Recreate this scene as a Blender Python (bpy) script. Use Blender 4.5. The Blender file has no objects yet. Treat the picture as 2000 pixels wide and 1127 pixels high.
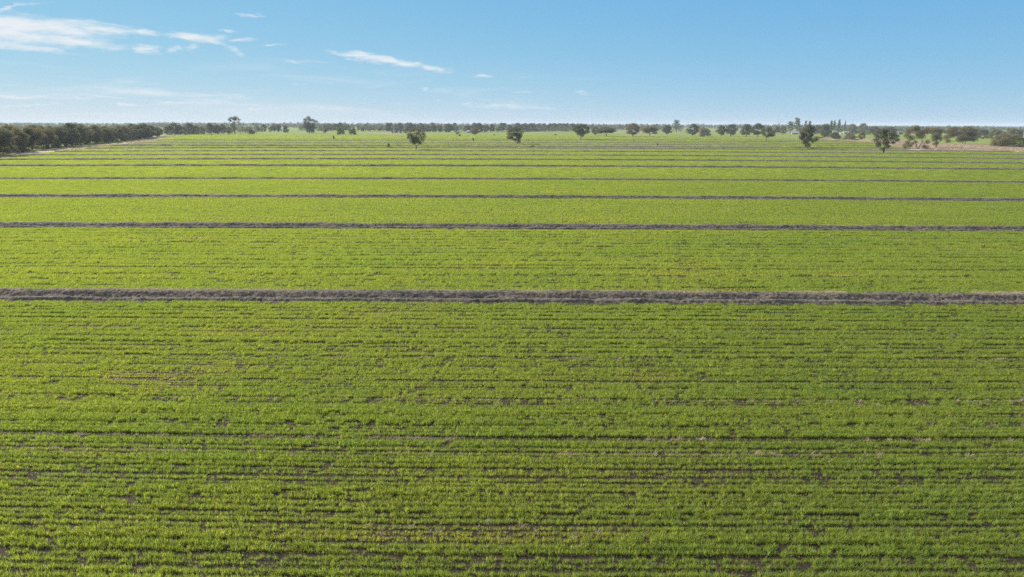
import bpy, math, random
import numpy as np
from mathutils import Vector, Matrix

R = math.radians
scene = bpy.context.scene
C = scene.collection

# ---------------------------------------------------------------- camera
F, CX, CY = 1350.0, 1000.0, 563.5          # focal length and centre in photo pixels (2000 wide)
H = 16.0                                   # the drone's height
PITCH = math.atan((563.5 - 242.5) / F)
ROLL = 0.0035
fwd = Vector((0, math.cos(PITCH), -math.sin(PITCH)))
r0 = Vector((1, 0, 0)); u0 = Vector((0, math.sin(PITCH), math.cos(PITCH)))
rgt = r0 * math.cos(ROLL) + u0 * math.sin(ROLL)
upv = u0 * math.cos(ROLL) - r0 * math.sin(ROLL)
cam_d = bpy.data.cameras.new('camera'); cam = bpy.data.objects.new('camera', cam_d); C.objects.link(cam)
cam_d.sensor_width = 36; cam_d.lens = F / 2000 * 36; cam_d.clip_start = 0.5; cam_d.clip_end = 60000
m = Matrix((rgt, upv, -fwd)).transposed().to_4x4(); m.translation = (0, 0, H)
cam.matrix_world = m
scene.camera = cam

# ---------------------------------------------------------------- sky, sun, exposure
SUN_AZ, SUN_EL = R(54), R(30)              # azimuth to the left of the view
world = bpy.data.worlds.new('World'); scene.world = world; world.use_nodes = True
scene.view_settings.view_transform = 'Standard'; scene.view_settings.look = 'None'
EXPO, SKY_STR = 1.15, 0.1
scene.view_settings.exposure = EXPO; scene.view_settings.gamma = 1
scene.cycles.max_bounces = 6; scene.cycles.diffuse_bounces = 3; scene.cycles.transmission_bounces = 4
scene.cycles.volume_bounces = 0; scene.cycles.transparent_max_bounces = 4
scene.cycles.use_denoising = False
sd = bpy.data.lights.new('sun', 'SUN'); sd.energy = 4.4; sd.angle = R(0.53); sd.color = (1.0, 0.93, 0.82)
so = bpy.data.objects.new('sun', sd); C.objects.link(so)
sun_dir = Vector((-math.sin(SUN_AZ) * math.cos(SUN_EL), math.cos(SUN_AZ) * math.cos(SUN_EL), math.sin(SUN_EL)))
so.rotation_euler = sun_dir.to_track_quat('Z', 'Y').to_euler(); so.location = (0, 0, 60)

class NT:
    """small helper that writes node trees"""
    def __init__(s, tree): s.t = tree; tree.nodes.clear()
    def n(s, kind, **kw):
        nd = s.t.nodes.new(kind)
        for k, v in kw.items():
            if k == 'ins':
                for a, b in v.items():
                    sock = nd.inputs[a]
                    if isinstance(b, bpy.types.NodeSocket): s.t.links.new(b, sock)
                    else: sock.default_value = b
            else: setattr(nd, k, v)
        return nd
    def math(s, op, a, b=0.0, c=None, clamp=False):
        nd = s.n('ShaderNodeMath', operation=op, use_clamp=clamp, ins={0: a, 1: b})
        if c is not None:
            if isinstance(c, bpy.types.NodeSocket): s.t.links.new(c, nd.inputs[2])
            else: nd.inputs[2].default_value = c
        return nd.outputs[0]
    def mix(s, f, a, b):
        nd = s.n('ShaderNodeMix', data_type='RGBA')
        for i, v in ((0, f), (6, a), (7, b)):
            if isinstance(v, bpy.types.NodeSocket): s.t.links.new(v, nd.inputs[i])
            else: nd.inputs[i].default_value = v if i == 0 else (*v, 1)
        return nd.outputs[2]
    def smooth(s, x, lo, hi):
        nd = s.n('ShaderNodeMapRange', interpolation_type='SMOOTHSTEP')
        s.t.links.new(x, nd.inputs[0]); nd.inputs[1].default_value = lo; nd.inputs[2].default_value = hi
        return nd.outputs[0]
    def noise(s, vec, scale, detail=3, rough=0.55, dist=0.0):
        nd = s.n('ShaderNodeTexNoise', ins={'Scale': scale, 'Detail': detail, 'Roughness': rough, 'Distortion': dist})
        if vec is not None: s.t.links.new(vec, nd.inputs['Vector'])
        return nd.outputs[0]
    def scl(s, vec, v):
        return s.n('ShaderNodeVectorMath', operation='MULTIPLY', ins={0: vec, 1: v}).outputs[0]

def build_world():
    g = NT(world.node_tree)
    sky = g.n('ShaderNodeTexSky', sky_type='NISHITA', sun_disc=False, sun_elevation=SUN_EL,
              sun_rotation=-SUN_AZ, altitude=100, air_density=0.6, dust_density=0.0, ozone_density=4.0)
    sp = g.n('ShaderNodeSeparateColor', ins={0: sky.outputs[0]})       # the photo's flatter tone response, channel by channel
    q = 1.0 / (SKY_STR * 2 ** EXPO)
    ch = [g.math('MULTIPLY', g.math('POWER', sp.outputs[i], e), k * q) for i, (e, k) in enumerate(SKY_TONE)]
    col = g.n('ShaderNodeCombineColor', ins={0: ch[0], 1: ch[1], 2: ch[2]}).outputs[0]
    # thin cloud: patches of ice cloud in the upper left, defined over the sky's own directions
    d = g.n('ShaderNodeTexCoord').outputs['Generated']
    sep = g.n('ShaderNodeSeparateXYZ', ins={0: d})
    az = g.math('ARCTAN2', sep.outputs[0], sep.outputs[1])
    el = g.math('ARCSINE', sep.outputs[2])
    ae = g.n('ShaderNodeCombineXYZ', ins={0: az, 1: el}).outputs[0]
    wv = g.n('ShaderNodeTexNoise', ins={'Scale': 7.0, 'Detail': 5.0, 'Roughness': 0.6, 'Vector': g.scl(ae, (1.0, 2.6, 1))}).outputs['Color']
    wv = g.n('ShaderNodeVectorMath', operation='SUBTRACT', ins={0: wv, 1: (0.5, 0.5, 0.5)}).outputs[0]
    aw = g.n('ShaderNodeVectorMath', operation='ADD', ins={0: ae, 1: g.scl(wv, (0.10, 0.022, 0))}).outputs[0]
    w2 = g.n('ShaderNodeTexNoise', ins={'Scale': 1.0, 'Detail': 6.0, 'Roughness': 0.7, 'Vector': g.scl(ae, (28, 95, 1))}).outputs['Color']
    w2 = g.n('ShaderNodeVectorMath', operation='SUBTRACT', ins={0: w2, 1: (0.5, 0.5, 0.5)}).outputs[0]
    aw = g.n('ShaderNodeVectorMath', operation='ADD', ins={0: aw, 1: g.scl(w2, (0.05, 0.011, 0))}).outputs[0]
    fine = g.noise(g.scl(ae, (14, 60, 1)), 1.0, 7, 0.66, 0.6)
    wisp = g.noise(g.scl(ae, (30, 150, 1)), 1.0, 5, 0.6, 1.2)
    total = None
    for (px, py, w, h, tilt, a) in CLOUDS:
        v = fwd + rgt * ((px - CX) / F) + upv * (-(py - CY) / F); v.normalize()
        a0, e0 = math.atan2(v.x, v.y), math.asin(v.z)
        mp = g.n('ShaderNodeMapping', vector_type='TEXTURE', ins={0: aw, 1: (a0, e0, 0), 2: (0, 0, -tilt),
                 3: (w / F / 2, h / F / 2, 1)})
        ln = g.n('ShaderNodeVectorMath', operation='LENGTH', ins={0: mp.outputs[0]}).outputs['Value']
        mk = g.math('SUBTRACT', 1.0, g.smooth(ln, 0.0, 1.5))
        mk = g.math('MULTIPLY', mk, a)
        total = mk if total is None else g.math('MAXIMUM', total, mk)
    body = g.math('ADD', g.math('MULTIPLY', g.math('SUBTRACT', fine, 0.5), 1.3), g.math('MULTIPLY', g.math('SUBTRACT', wisp, 0.5), 0.7))
    dens = g.math('MULTIPLY', g.smooth(g.math('ADD', total, g.math('MULTIPLY', body, 1.1)), 0.12, 1.12), g.smooth(total, 0.0, 0.25), clamp=True)
    # faint veil low over the left
    veil = g.noise(g.scl(ae, (5, 45, 1)), 1.0, 5, 0.6, 0.5)
    veil = g.math('MULTIPLY', g.smooth(veil, 0.48, 0.75), g.math('MULTIPLY', g.smooth(el, 0.0, 0.02), g.math('SUBTRACT', 1.0, g.smooth(el, 0.03, 0.09))))
    veil = g.math('MULTIPLY', veil, g.math('MULTIPLY', g.math('SUBTRACT', 1.0, g.smooth(az, -0.35, 0.35)), 0.75))
    dens = g.math('MAXIMUM', dens, veil)
    over = g.math('MULTIPLY', g.smooth(el, 0.30, 0.60), 0.85)            # unseen white veil added overhead so the skylight tints shadows less blue
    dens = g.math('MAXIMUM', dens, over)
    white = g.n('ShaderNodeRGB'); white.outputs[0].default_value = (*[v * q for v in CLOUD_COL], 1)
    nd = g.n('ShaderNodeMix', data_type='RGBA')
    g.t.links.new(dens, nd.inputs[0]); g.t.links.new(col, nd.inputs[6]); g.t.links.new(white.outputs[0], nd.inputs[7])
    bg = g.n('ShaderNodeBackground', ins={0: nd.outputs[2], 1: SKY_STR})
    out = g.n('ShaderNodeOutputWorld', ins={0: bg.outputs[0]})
SKY_TONE = ((0.74, 0.137), (0.37, 0.318), (0.10, 0.648))
CLOUD_COL = (0.82, 0.87, 0.91)
CLOUDS = [(60, 50, 250, 34, 0.02, 1.0), (180, 52, 170, 22, 0.06, 0.9), (130, 80, 170, 26, 0.02, 0.9), (30, 70, 160, 40, 0.1, 0.8),
          (25, 92, 150, 14, 0.04, 0.75), (40, 22, 70, 9, -0.45, 0.6), (283, 61, 40, 16, 0.15, 0.75),
          (380, 71, 130, 20, 0.05, 0.95), (425, 82, 50, 14, 0.3, 0.7), (293, 92, 56, 16, 0.05, 0.75), (355, 93, 32, 16, 0.1, 0.75), (388, 95, 32, 14, 0.05, 0.75),
          (476, 106, 50, 20, 0.2, 0.7), (455, 59, 28, 8, 0.05, 0.65), (490, 78, 60, 10, -0.2, 0.5), (548, 88, 56, 7, -0.05, 0.7), (485, 25, 46, 8, 0.1, 0.5),
          (690, 108, 120, 14, 0.1, 0.85), (750, 122, 150, 20, 0.12, 0.95), (845, 136, 110, 14, 0.14, 0.85), (936, 153, 44, 8, 0.0, 0.6),
          (600, 122, 110, 9, 0.0, 0.5), (838, 177, 24, 5, 0.0, 0.65), (1130, 181, 50, 8, 0.0, 0.5), (1030, 154, 40, 6, -0.2, 0.45), (1025, 181, 70, 6, 0.0, 0.45),
          (40, 187, 130, 8, 0.05, 0.75), (125, 194, 80, 6, 0.0, 0.6), (60, 205, 110, 5, 0, 0.55), (240, 206, 36, 6, 0, 0.7), (220, 193, 80, 4, 0, 0.6), (350, 195, 130, 5, 0, 0.6), (512, 211, 36, 6, 0, 0.7),
          (440, 182, 130, 12, 0.04, 0.5), (470, 200, 160, 6, 0, 0.55), (580, 162, 14, 5, 0, 0.6), (980, 206, 300, 14, 0.03, 0.55)]
build_world()

# ---------------------------------------------------------------- helpers
def gp(px, py, z=0.0):
    """photo pixel -> the point on the plain under it"""
    d = fwd + rgt * ((px - CX) / F) + upv * (-(py - CY) / F)
    t = (z - H) / d.z
    return (d.x * t, d.y * t)
def depth_at(x, y): return Vector((x, y, -H)).dot(fwd)
def px_size(x, y): return depth_at(x, y) / F

def hash2(i, j, s):
    h = (i.astype(np.int64) * 374761393 + j.astype(np.int64) * 668265263 + s * 974711) & 0x7fffffff
    h = ((h ^ (h >> 13)) * 1274126177) & 0x7fffffff
    h = ((h ^ (h >> 16)) * 2246822519) & 0x7fffffff
    return ((h ^ (h >> 15)) & 0xffffff) / float(0xffffff)
def vnoise(x, y, s=0):
    x = np.asarray(x, float); y = np.asarray(y, float) + np.zeros_like(x)
    i = np.floor(x); j = np.floor(y); a = x - i; b = y - j
    a = a * a * (3 - 2 * a); b = b * b * (3 - 2 * b)
    i = i.astype(np.int64); j = j.astype(np.int64)
    return (hash2(i, j, s) * (1 - a) + hash2(i + 1, j, s) * a) * (1 - b) + (hash2(i, j + 1, s) * (1 - a) + hash2(i + 1, j + 1, s) * a) * b
def fbm(x, y, s=0, oct=4, gain=0.5):
    t = 0; w = 1; n = 0
    for k in range(oct):
        t = t + w * vnoise(x * 2 ** k + 17.3 * k, y * 2 ** k + 5.1 * k, s + k); n += w; w *= gain
    return t / n

def link_mesh(name, verts, faces, mat=None, parent=None, smooth=False):
    me = bpy.data.meshes.new(name)
    if isinstance(verts, np.ndarray):
        nv = len(verts); me.vertices.add(nv); me.vertices.foreach_set('co', verts.astype(np.float32).ravel())
        faces = np.asarray(faces, np.int32)
        if len(faces):
            k = faces.shape[1]
            me.loops.add(faces.size); me.loops.foreach_set('vertex_index', faces.ravel())
            me.polygons.add(len(faces)); me.polygons.foreach_set('loop_start', np.arange(0, faces.size, k, dtype=np.int32))
        me.update(calc_edges=True)
    else:
        me.from_pydata(verts, [], faces); me.update()
    if mat: me.materials.append(mat)
    if smooth and len(me.polygons): me.polygons.foreach_set('use_smooth', np.ones(len(me.polygons), bool))
    o = bpy.data.objects.new(name, me)
    C.objects.link(o)
    if parent: o.parent = parent
    return o
def unlinked(name, verts, faces, mat):
    o = link_mesh(name, verts, faces, mat); C.objects.unlink(o); return o
def tag(o, label=None, cat=None, group=None, kind=None):
    if label: o['label'] = label
    if cat: o['category'] = cat
    if group: o['group'] = group
    if kind: o['kind'] = kind
    return o
def empty(name, loc, rz=0.0):
    o = bpy.data.objects.new(name, None); C.objects.link(o); o.location = loc; o.rotation_euler = (0, 0, rz)
    o.empty_display_size = 0.5
    return o

# ---------------------------------------------------------------- materials
def new_mat(name):
    mt = bpy.data.materials.new(name); mt.use_nodes = True
    return mt, NT(mt.node_tree)
def out(g, sh): g.n('ShaderNodeOutputMaterial', ins={0: sh})
def leaf_shader(g, col, trans_col, tf=0.4, rough=0.55, spec=0.3):
    p = g.n('ShaderNodeBsdfPrincipled', ins={'Base Color': col, 'Roughness': rough, 'Specular IOR Level': spec})
    t = g.n('ShaderNodeBsdfTranslucent', ins={0: trans_col})
    return g.n('ShaderNodeMixShader', ins={0: tf, 1: p.outputs[0], 2: t.outputs[0]}).outputs[0]

def mat_crop():
    mt, g = new_mat('crop_leaf')
    tone = g.n('ShaderNodeAttribute', attribute_type='INSTANCER', attribute_name='tone').outputs['Fac']
    rnd = g.n('ShaderNodeAttribute', attribute_type='INSTANCER', attribute_name='shade').outputs['Fac']
    pos = g.n('ShaderNodeNewGeometry').outputs['Position']
    nz = g.noise(g.scl(pos, (0.4, 1.6, 1)), 1.0, 3)
    f = g.math('ADD', tone, g.math('MULTIPLY', g.math('SUBTRACT', nz, 0.5), 0.3), clamp=True)
    col = g.mix(f, (0.094, 0.156, 0.036), (0.250, 0.256, 0.052))
    tr = g.mix(f, (0.285, 0.415, 0.044), (0.530, 0.525, 0.058))
    v = g.math('ADD', 0.75, g.math('MULTIPLY', rnd, 0.54))
    col = g.n('ShaderNodeVectorMath', operation='SCALE', ins={0: col, 'Scale': v}).outputs[0]
    tr = g.n('ShaderNodeVectorMath', operation='SCALE', ins={0: tr, 'Scale': v}).outputs[0]
    out(g, leaf_shader(g, col, tr, 0.5, 0.6, 0.2)); return mt
def mat_straw():
    mt, g = new_mat('dry_straw')
    rnd = g.n('ShaderNodeAttribute', attribute_type='INSTANCER', attribute_name='shade').outputs['Fac']
    col = g.mix(rnd, (0.27, 0.205, 0.135), (0.56, 0.46, 0.33))
    out(g, leaf_shader(g, col, col, 0.3, 0.7, 0.2)); return mt
def mat_soil(name='soil', a=(0.012, 0.009, 0.006), b=(0.044, 0.031, 0.021), sc=1.0, stretch=(1, 1, 1), bump=0.05):
    mt, g = new_mat(name)
    pos = g.n('ShaderNodeNewGeometry').outputs['Position']; ps = g.scl(pos, stretch)
    n1 = g.noise(ps, 0.9 * sc, 6, 0.65); n2 = g.noise(ps, 5.0 * sc, 4, 0.7)
    f = g.smooth(g.math('ADD', g.math('MULTIPLY', n1, 0.6), g.math('MULTIPLY', n2, 0.4)), 0.35, 0.65)
    col = g.mix(f, a, b)
    bp = g.n('ShaderNodeBump', ins={'Strength': 0.8, 'Distance': bump, 'Height': n2})
    p = g.n('ShaderNodeBsdfPrincipled', ins={'Base Color': col, 'Roughness': 0.95, 'Specular IOR Level': 0.15, 'Normal': bp.outputs[0]})
    out(g, p.outputs[0]); return mt
def mat_ground():
    mt, g = new_mat('pasture')
    pos = g.n('ShaderNodeNewGeometry').outputs['Position']
    n1 = g.noise(g.scl(pos, (1, 0.35, 1)), 0.006, 5, 0.6); n2 = g.noise(pos, 0.05, 5, 0.7)
    green = g.mix(n2, (0.095, 0.135, 0.020), (0.190, 0.220, 0.042))
    dry = g.mix(n2, (0.15, 0.125, 0.075), (0.30, 0.25, 0.16))
    col = g.mix(g.smooth(n1, 0.54, 0.66), green, dry)
    p = g.n('ShaderNodeBsdfPrincipled', ins={'Base Color': col, 'Roughness': 0.95, 'Specular IOR Level': 0.1})
    out(g, p.outputs[0]); return mt
def mat_verge():
    mt, g = new_mat('verge_ground')
    pos = g.n('ShaderNodeNewGeometry').outputs['Position']
    n1 = g.noise(pos, 0.12, 6, 0.65)
    col = g.mix(g.smooth(n1, 0.35, 0.65), (0.19, 0.150, 0.108), (0.44, 0.35, 0.245))
    p = g.n('ShaderNodeBsdfPrincipled', ins={'Base Color': col, 'Roughness': 0.95, 'Specular IOR Level': 0.1})
    out(g, p.outputs[0]); return mt
def mat_foliage(name, a, b, tr, tf=0.3):
    mt, g = new_mat(name)
    tc = g.n('ShaderNodeTexCoord').outputs['Object']
    rnd = g.n('ShaderNodeObjectInfo').outputs['Random']
    nz = g.noise(tc, 0.55, 3, 0.6)
    nz2 = g.noise(tc, 4.0, 1, 0.5)
    f = g.smooth(g.math('ADD', g.math('MULTIPLY', nz, 0.6), g.math('MULTIPLY', nz2, 0.4)), 0.3, 0.7)
    col = g.mix(f, a, b)
    v = g.math('ADD', 0.75, g.math('MULTIPLY', rnd, 0.5))
    col = g.n('ShaderNodeVectorMath', operation='SCALE', ins={0: col, 'Scale': v}).outputs[0]
    out(g, leaf_shader(g, col, (*tr, 1), tf, 0.8, 0.1)); return mt
def mat_plain(name, a, b, scale=3.0, rough=0.8, stretch=(1, 1, 1), metal=0.0):
    mt, g = new_mat(name)
    tc = g.n('ShaderNodeTexCoord').outputs['Object']
    nz = g.noise(g.scl(tc, stretch), scale, 4, 0.6)
    p = g.n('ShaderNodeBsdfPrincipled', ins={'Base Color': g.mix(nz, a, b), 'Roughness': rough, 'Metallic': metal, 'Specular IOR Level': 0.3})
    out(g, p.outputs[0]); return mt

M_CROP, M_STRAW, M_SOIL = mat_crop(), mat_straw(), mat_soil()
M_BANK = mat_soil('bank_earth', (0.040, 0.033, 0.026), (0.215, 0.180, 0.145), 5.0, (0.6, 1, 1), 0.10)
M_GROUND, M_VERGE = mat_ground(), mat_verge()
M_GUM = mat_foliage('gum_leaves', (0.057, 0.061, 0.038), (0.152, 0.147, 0.085), (0.172, 0.167, 0.075), 0.35)
M_OLIVE = mat_foliage('olive_leaves', (0.087, 0.081, 0.046), (0.230, 0.205, 0.106), (0.241, 0.213, 0.086), 0.35)
M_BRIGHT = mat_foliage('fresh_leaves', (0.050, 0.085, 0.022), (0.120, 0.160, 0.045), (0.16, 0.20, 0.04))
M_DARK = mat_foliage('dark_leaves', (0.048, 0.057, 0.038), (0.121, 0.132, 0.076), (0.138, 0.149, 0.063), 0.35)
M_BARK = mat_plain('bark', (0.075, 0.062, 0.052), (0.21, 0.18, 0.155), 1.6, 0.9, (3, 3, 0.6))
M_DEAD = mat_plain('weathered_wood', (0.13, 0.12, 0.115), (0.30, 0.28, 0.26), 2.0, 0.9, (3, 3, 0.6))
M_CHAR = mat_plain('charred_wood', (0.016, 0.014, 0.013), (0.06, 0.052, 0.046), 3.0, 0.9, (3, 3, 0.7))
M_ROOF = mat_plain('roof_sheet', (0.46, 0.47, 0.48), (0.60, 0.60, 0.59), 0.4, 0.45, (1, 6, 1))
M_WALL = mat_plain('painted_wall', (0.40, 0.38, 0.35), (0.52, 0.50, 0.46), 0.8, 0.8)
M_GREYW = mat_plain('grey_sheet_wall', (0.22, 0.23, 0.235), (0.32, 0.325, 0.33), 0.8, 0.7)
M_GLASS = mat_plain('dark_window_glass', (0.02, 0.025, 0.03), (0.04, 0.045, 0.05), 2.0, 0.1)

# ---------------------------------------------------------------- ground and field outline
FIELD_PX = [(-260, 345), (-120, 322), (0, 309), (60, 302), (130, 294.5), (215, 286), (262, 280), (300, 275.5), (330, 269.5), (348, 265.5), (368, 263.2),
            (500, 263), (750, 264), (1000, 265), (1250, 267), (1450, 269.5), (1600, 272), (1700, 278.5), (1752, 288), (1770, 293), (1850, 295.5), (2000, 298), (2150, 301)]
field_w = [gp(*p) for p in FIELD_PX]
pr = field_w[-1]
field_poly = field_w + [(pr[0], 8.0), (field_w[0][0], 8.0)]
def inside(x, y, poly):
    r = np.zeros(x.shape, bool); n = len(poly)
    for i in range(n):
        x0, y0 = poly[i]; x1, y1 = poly[(i + 1) % n]
        if y0 == y1: continue
        c = ((y0 > y) != (y1 > y)) & (x < (x1 - x0) * (y - y0) / (y1 - y0) + x0)
        r ^= c
    return r
def sheet(name, poly, z, mat, kind='structure'):
    o = link_mesh(name, [(x, y, z) for x, y in poly], [list(range(len(poly)))], mat); tag(o, kind=kind)
    return o
G = 11000
gx = sheet('ground', [(-G, -600), (G, -600), (G, 13000), (-G, 13000)], 0.0, M_GROUND)
sheet('field_soil', field_poly, 0.03, M_SOIL)

def strip(pts, w0, w1):
    """band of ground to the outer side of a polyline"""
    a = [Vector(p) for p in pts]; L = []; Rr = []
    for i, p in enumerate(a):
        t = (a[min(i + 1, len(a) - 1)] - a[max(i - 1, 0)]).normalized(); nrm = Vector((-t.y, t.x))
        L.append(p + nrm * w0); Rr.append(p + nrm * w1)
    return [tuple(v) for v in L] + [tuple(v) for v in reversed(Rr)]
sheet('dry_verge', strip(field_w[0:11], -1.5, 16), 0.06, M_VERGE)
sheet('far_verge', strip(field_w[10:17], -1.5, 14), 0.055, M_VERGE)
dry_px = [(1600, 271.5), (1700, 277.5), (1750, 287), (1770, 292.5), (1850, 295), (2000, 297.5), (2200, 301), (2200, 283), (2000, 282), (1930, 283), (1850, 280.5), (1800, 277), (1700, 272), (1600, 269)]
sheet('dry_paddock', [gp(*p) for p in dry_px], 0.065, M_VERGE)

# ---------------------------------------------------------------- banks across the field
BANKS = [  # y at x = 0, 500, 1000, 1500, 2000 of the near foot of the bank, size
    ((588, 590, 592, 594.5, 596), 1.0), ((446.5, 447.5, 449, 451.5, 454), 1.0), ((387, 387, 388.5, 391, 394.5), 0.95), ((351.5, 351, 352.5, 355, 358.8), 0.9),
    ((326.5, 325.5, 327, 329.3, 333.5), 0.9), ((313.8, 312.3, 313.5, 316, 321), 0.85), ((305, 303.5, 304.5, 307, 311.8), 0.85), ((298, 296, 296.8, 299, 304), 0.85),
    ((292, 290, 290.8, 293.3, 298), 1.0), ((286.6, 286.6, 287.6, 289.5, 293), 1.2), ((284, 283, 283, 284, 288), 0.85), ((281, 279.7, 279.7, 280.5, 284), 0.85), ((277.5, 276.3, 276.3, 277.2, 281), 0.85),
    ((274.5, 273.2, 273.2, 274.4, 278), 0.85)]
ORD = ['nearest', 'second', 'third', 'fourth', 'fifth', 'sixth', 'seventh', 'eighth', 'ninth', 'tenth', 'eleventh', 'twelfth', 'thirteenth', 'farthest']
PROF = np.array([(-0.25, -0.03), (0.0, 0.02), (0.12, 0.07), (0.26, 0.22), (0.42, 0.27), (0.7, 0.24), (1.0, 0.12), (1.25, 0.09), (1.42, 0.20), (1.65, 0.36), (1.85, 0.50), (2.1, 0.56), (2.5, 0.54), (2.8, 0.40), (3.2, 0.12), (3.5, -0.06)])
bank_fn = []
def bank_curve(ys):
    pts = [gp(x, y) for x, y in zip((0, 500, 1000, 1500, 2000), ys)]
    c = np.polyfit([p[0] for p in pts], [p[1] for p in pts], 2)
    return c
for k, (ys, sz) in enumerate(BANKS):
    sz *= (1.0 if k == 0 else 1.12 if k < 4 else 1.5)
    c = bank_curve(ys); bank_fn.append((c, sz))
    yc = np.polyval(c, 0.0); half = 0.80 * yc + 14
    step = max(0.10, yc / 640.0); nx = int(2 * half / step)
    xs = np.linspace(-half, half, nx)
    ncs = 44 if k < 3 else (30 if k < 6 else 16)
    t = np.linspace(0, 1, ncs); pv = -0.25 + 3.75 * t
    pz = np.interp(pv, PROF[:, 0], PROF[:, 1])
    X = np.repeat(xs[:, None], ncs, 1); V = np.repeat(pv[None], nx, 0); Z = np.repeat(pz[None], nx, 0)
    wob = (fbm(X / 9, X * 0, 40 + k, 3) - 0.5) * 0.7
    edge = np.clip(np.minimum(V + 0.25, 3.5 - V) / 0.5, 0, 1)
    rough = (fbm(X / 2.1 + V * 0.4, V / 0.9 - X * 0.13, 50 + k, 6, 0.72) - 0.5) * 0.50
    clod = (np.abs(fbm(X / 0.27 + V, V / 0.22 - X * 0.3, 90 + k, 3, 0.6) - 0.5) * -0.26 + 0.04) * (0.3 + 1.2 * fbm(X / 3.0, V, 95 + k, 2))
    big = (fbm(X / 4.5, V / 3.0, 70 + k, 2) - 0.5) * 0.22
    ZZ = (Z * (1 + (fbm(X / 6, X * 0 + 3, 20 + k, 3) - 0.5) * 0.28) + (rough * 0.9 + clod * 1.2 + big * 0.5) * edge) * sz
    VV = (V + wob * 0.2) * sz
    YY = np.polyval(c, X) + VV
    P = np.stack([X, YY, ZZ], -1).reshape(-1, 3)
    i = np.arange(nx - 1)[:, None] * ncs + np.arange(ncs - 1)[None]
    fc = np.stack([i, i + ncs, i + ncs + 1, i + 1], -1).reshape(-1, 4)
    keep = inside(X.ravel(), YY.ravel() * 0 + np.polyval(c, X.ravel()) + 1.5, field_poly)
    fc = fc[keep[fc].all(1)]
    if len(fc) == 0: continue
    o = link_mesh('earth_bank', P, fc, M_BANK)
    lab = {'nearest': 'widest rough dark earth bank crossing the crop, nearest of all the banks',
           'farthest': 'thinnest dark earth bank at the back of the striped crop, farthest from view'}.get(ORD[k], f'long low dark earth bank between crop bays, {ORD[k]} one counted back from the widest')
    if k == 9: lab = 'broad grey earth bank with dry grass along it, tenth counted back from the widest'
    tag(o, lab, 'earth bank', 'earth banks dividing the crop')

# ---------------------------------------------------------------- growing crop (instances of tufts and row lengths)
rng = np.random.default_rng(7)
def blades(n, ht, spread, wid, lean, segs, seed, rowlen=0.0, rows=1, rowgap=0.3):
    r = np.random.default_rng(seed); V = []; Fc = []; base = 0
    for q in range(n):
        a = r.uniform(0, 2 * math.pi); l = lean * r.uniform(0.25, 1.0); h = ht * r.uniform(0.6, 1.15)
        if rowlen:
            bx = r.uniform(-rowlen / 2, rowlen / 2); by = (r.integers(rows) - (rows - 1) / 2) * rowgap + r.normal(0, spread)
        else:
            rr = spread * math.sqrt(r.uniform(0, 1)); aa = r.uniform(0, 6.283); bx, by = rr * math.cos(aa), rr * math.sin(aa)
        d = np.array([math.cos(a), math.sin(a), 0]); sd_ = np.array([-math.sin(a + r.normal(0, 0.5)), math.cos(a), 0]); w = wid * r.uniform(0.7, 1.3)
        for s in range(segs + 1):
            t = s / segs
            c = np.array([bx, by, 0]) + d * (l * h * t ** 1.7) + np.array([0, 0, h * (t - 0.22 * l * t * t)])
            ww = w * (1 - 0.75 * t) * (0.7 + 0.6 * min(t * 2, 1))
            V.append(c - sd_ * ww / 2); V.append(c + sd_ * ww / 2)
        for s in range(segs):
            b = base + 2 * s; Fc.append((b, b + 1, b + 3, b + 2))
        base += 2 * (segs + 1)
    return np.array(V), np.array(Fc)
col_crop = bpy.data.collections.new('crop_prototypes')
np_ = 0
def proto(col, name, *a, mat, **k):
    o = unlinked(name, *blades(*a, **k), mat); col.objects.link(o); return o
for i in range(8): proto(col_crop, f'tuft_a{i}', 18, 0.225, 0.085, 0.014, 0.8, 2, 100 + i, mat=M_CROP)
for i in range(4): proto(col_crop, f'tuft_b{i}', 20, 0.235, 0.11, 0.024, 0.8, 1, 200 + i, mat=M_CROP)
for i in range(4): proto(col_crop, f'tuft_c{i}', 100, 0.27, 0.05, 0.034, 0.8, 1, 300 + i, mat=M_CROP, rowlen=1.05)
for i in range(4): proto(col_crop, f'tuft_d{i}', 560, 0.27, 0.07, 0.036, 0.8, 1, 400 + i, mat=M_CROP, rowlen=2.1, rows=3, rowgap=0.3)
for i in range(3): proto(col_crop, f'tuft_e{i}', 2200, 0.27, 0.09, 0.07, 0.8, 1, 500 + i, mat=M_CROP, rowlen=5.2, rows=8, rowgap=0.3)

# row direction: straight rows that swing slightly across the field
nearfoot = [gp(x, y) for x, y in zip((0, 500, 1000, 1500, 2000), (846, 853, 858, 860, 859))]
c_lo = np.polyfit([p[0] for p in nearfoot], [p[1] for p in nearfoot], 2)
c_hi = bank_fn[0][0]
y_lo, y_hi = c_lo[2], c_hi[2]
def row_y(v, x):
    t = np.clip((v - y_lo) / (y_hi - y_lo), -0.6, 1.0)
    a = c_lo[0] * (1 - t) + c_hi[0] * t; b = c_lo[1] * (1 - t) + c_hi[1] * t
    s = np.where(v > y_hi, 1.0, 1.0)
    return v + (b * x + a * x * x) * s
TRACK_PX = [(846, 858, 859, 0.46), (877, 888, 889, 0.42), (773, 783, 786, 0.32), (688, 700, 706, 0.22), (1108, 1117, 1122, 0.5), (603, 606, 608, 0.22), (616, 619, 621, 0.18), (524, 526, 529, 0.3), (519, 520, 523, 0.25),
            (1082, 1086, 1092, 0.30), (920, 936, 938, 0.36), (904, 908, 910, 0.28), (962, 968, 972, 0.26), (1005, 1030, 1034, 0.30), (495, 496, 498, 0.25)]
tracks = [(gp(1000, b)[1], w) for a, b, c, w in TRACK_PX]
_r = random.Random(12); _v = 21.0
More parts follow.
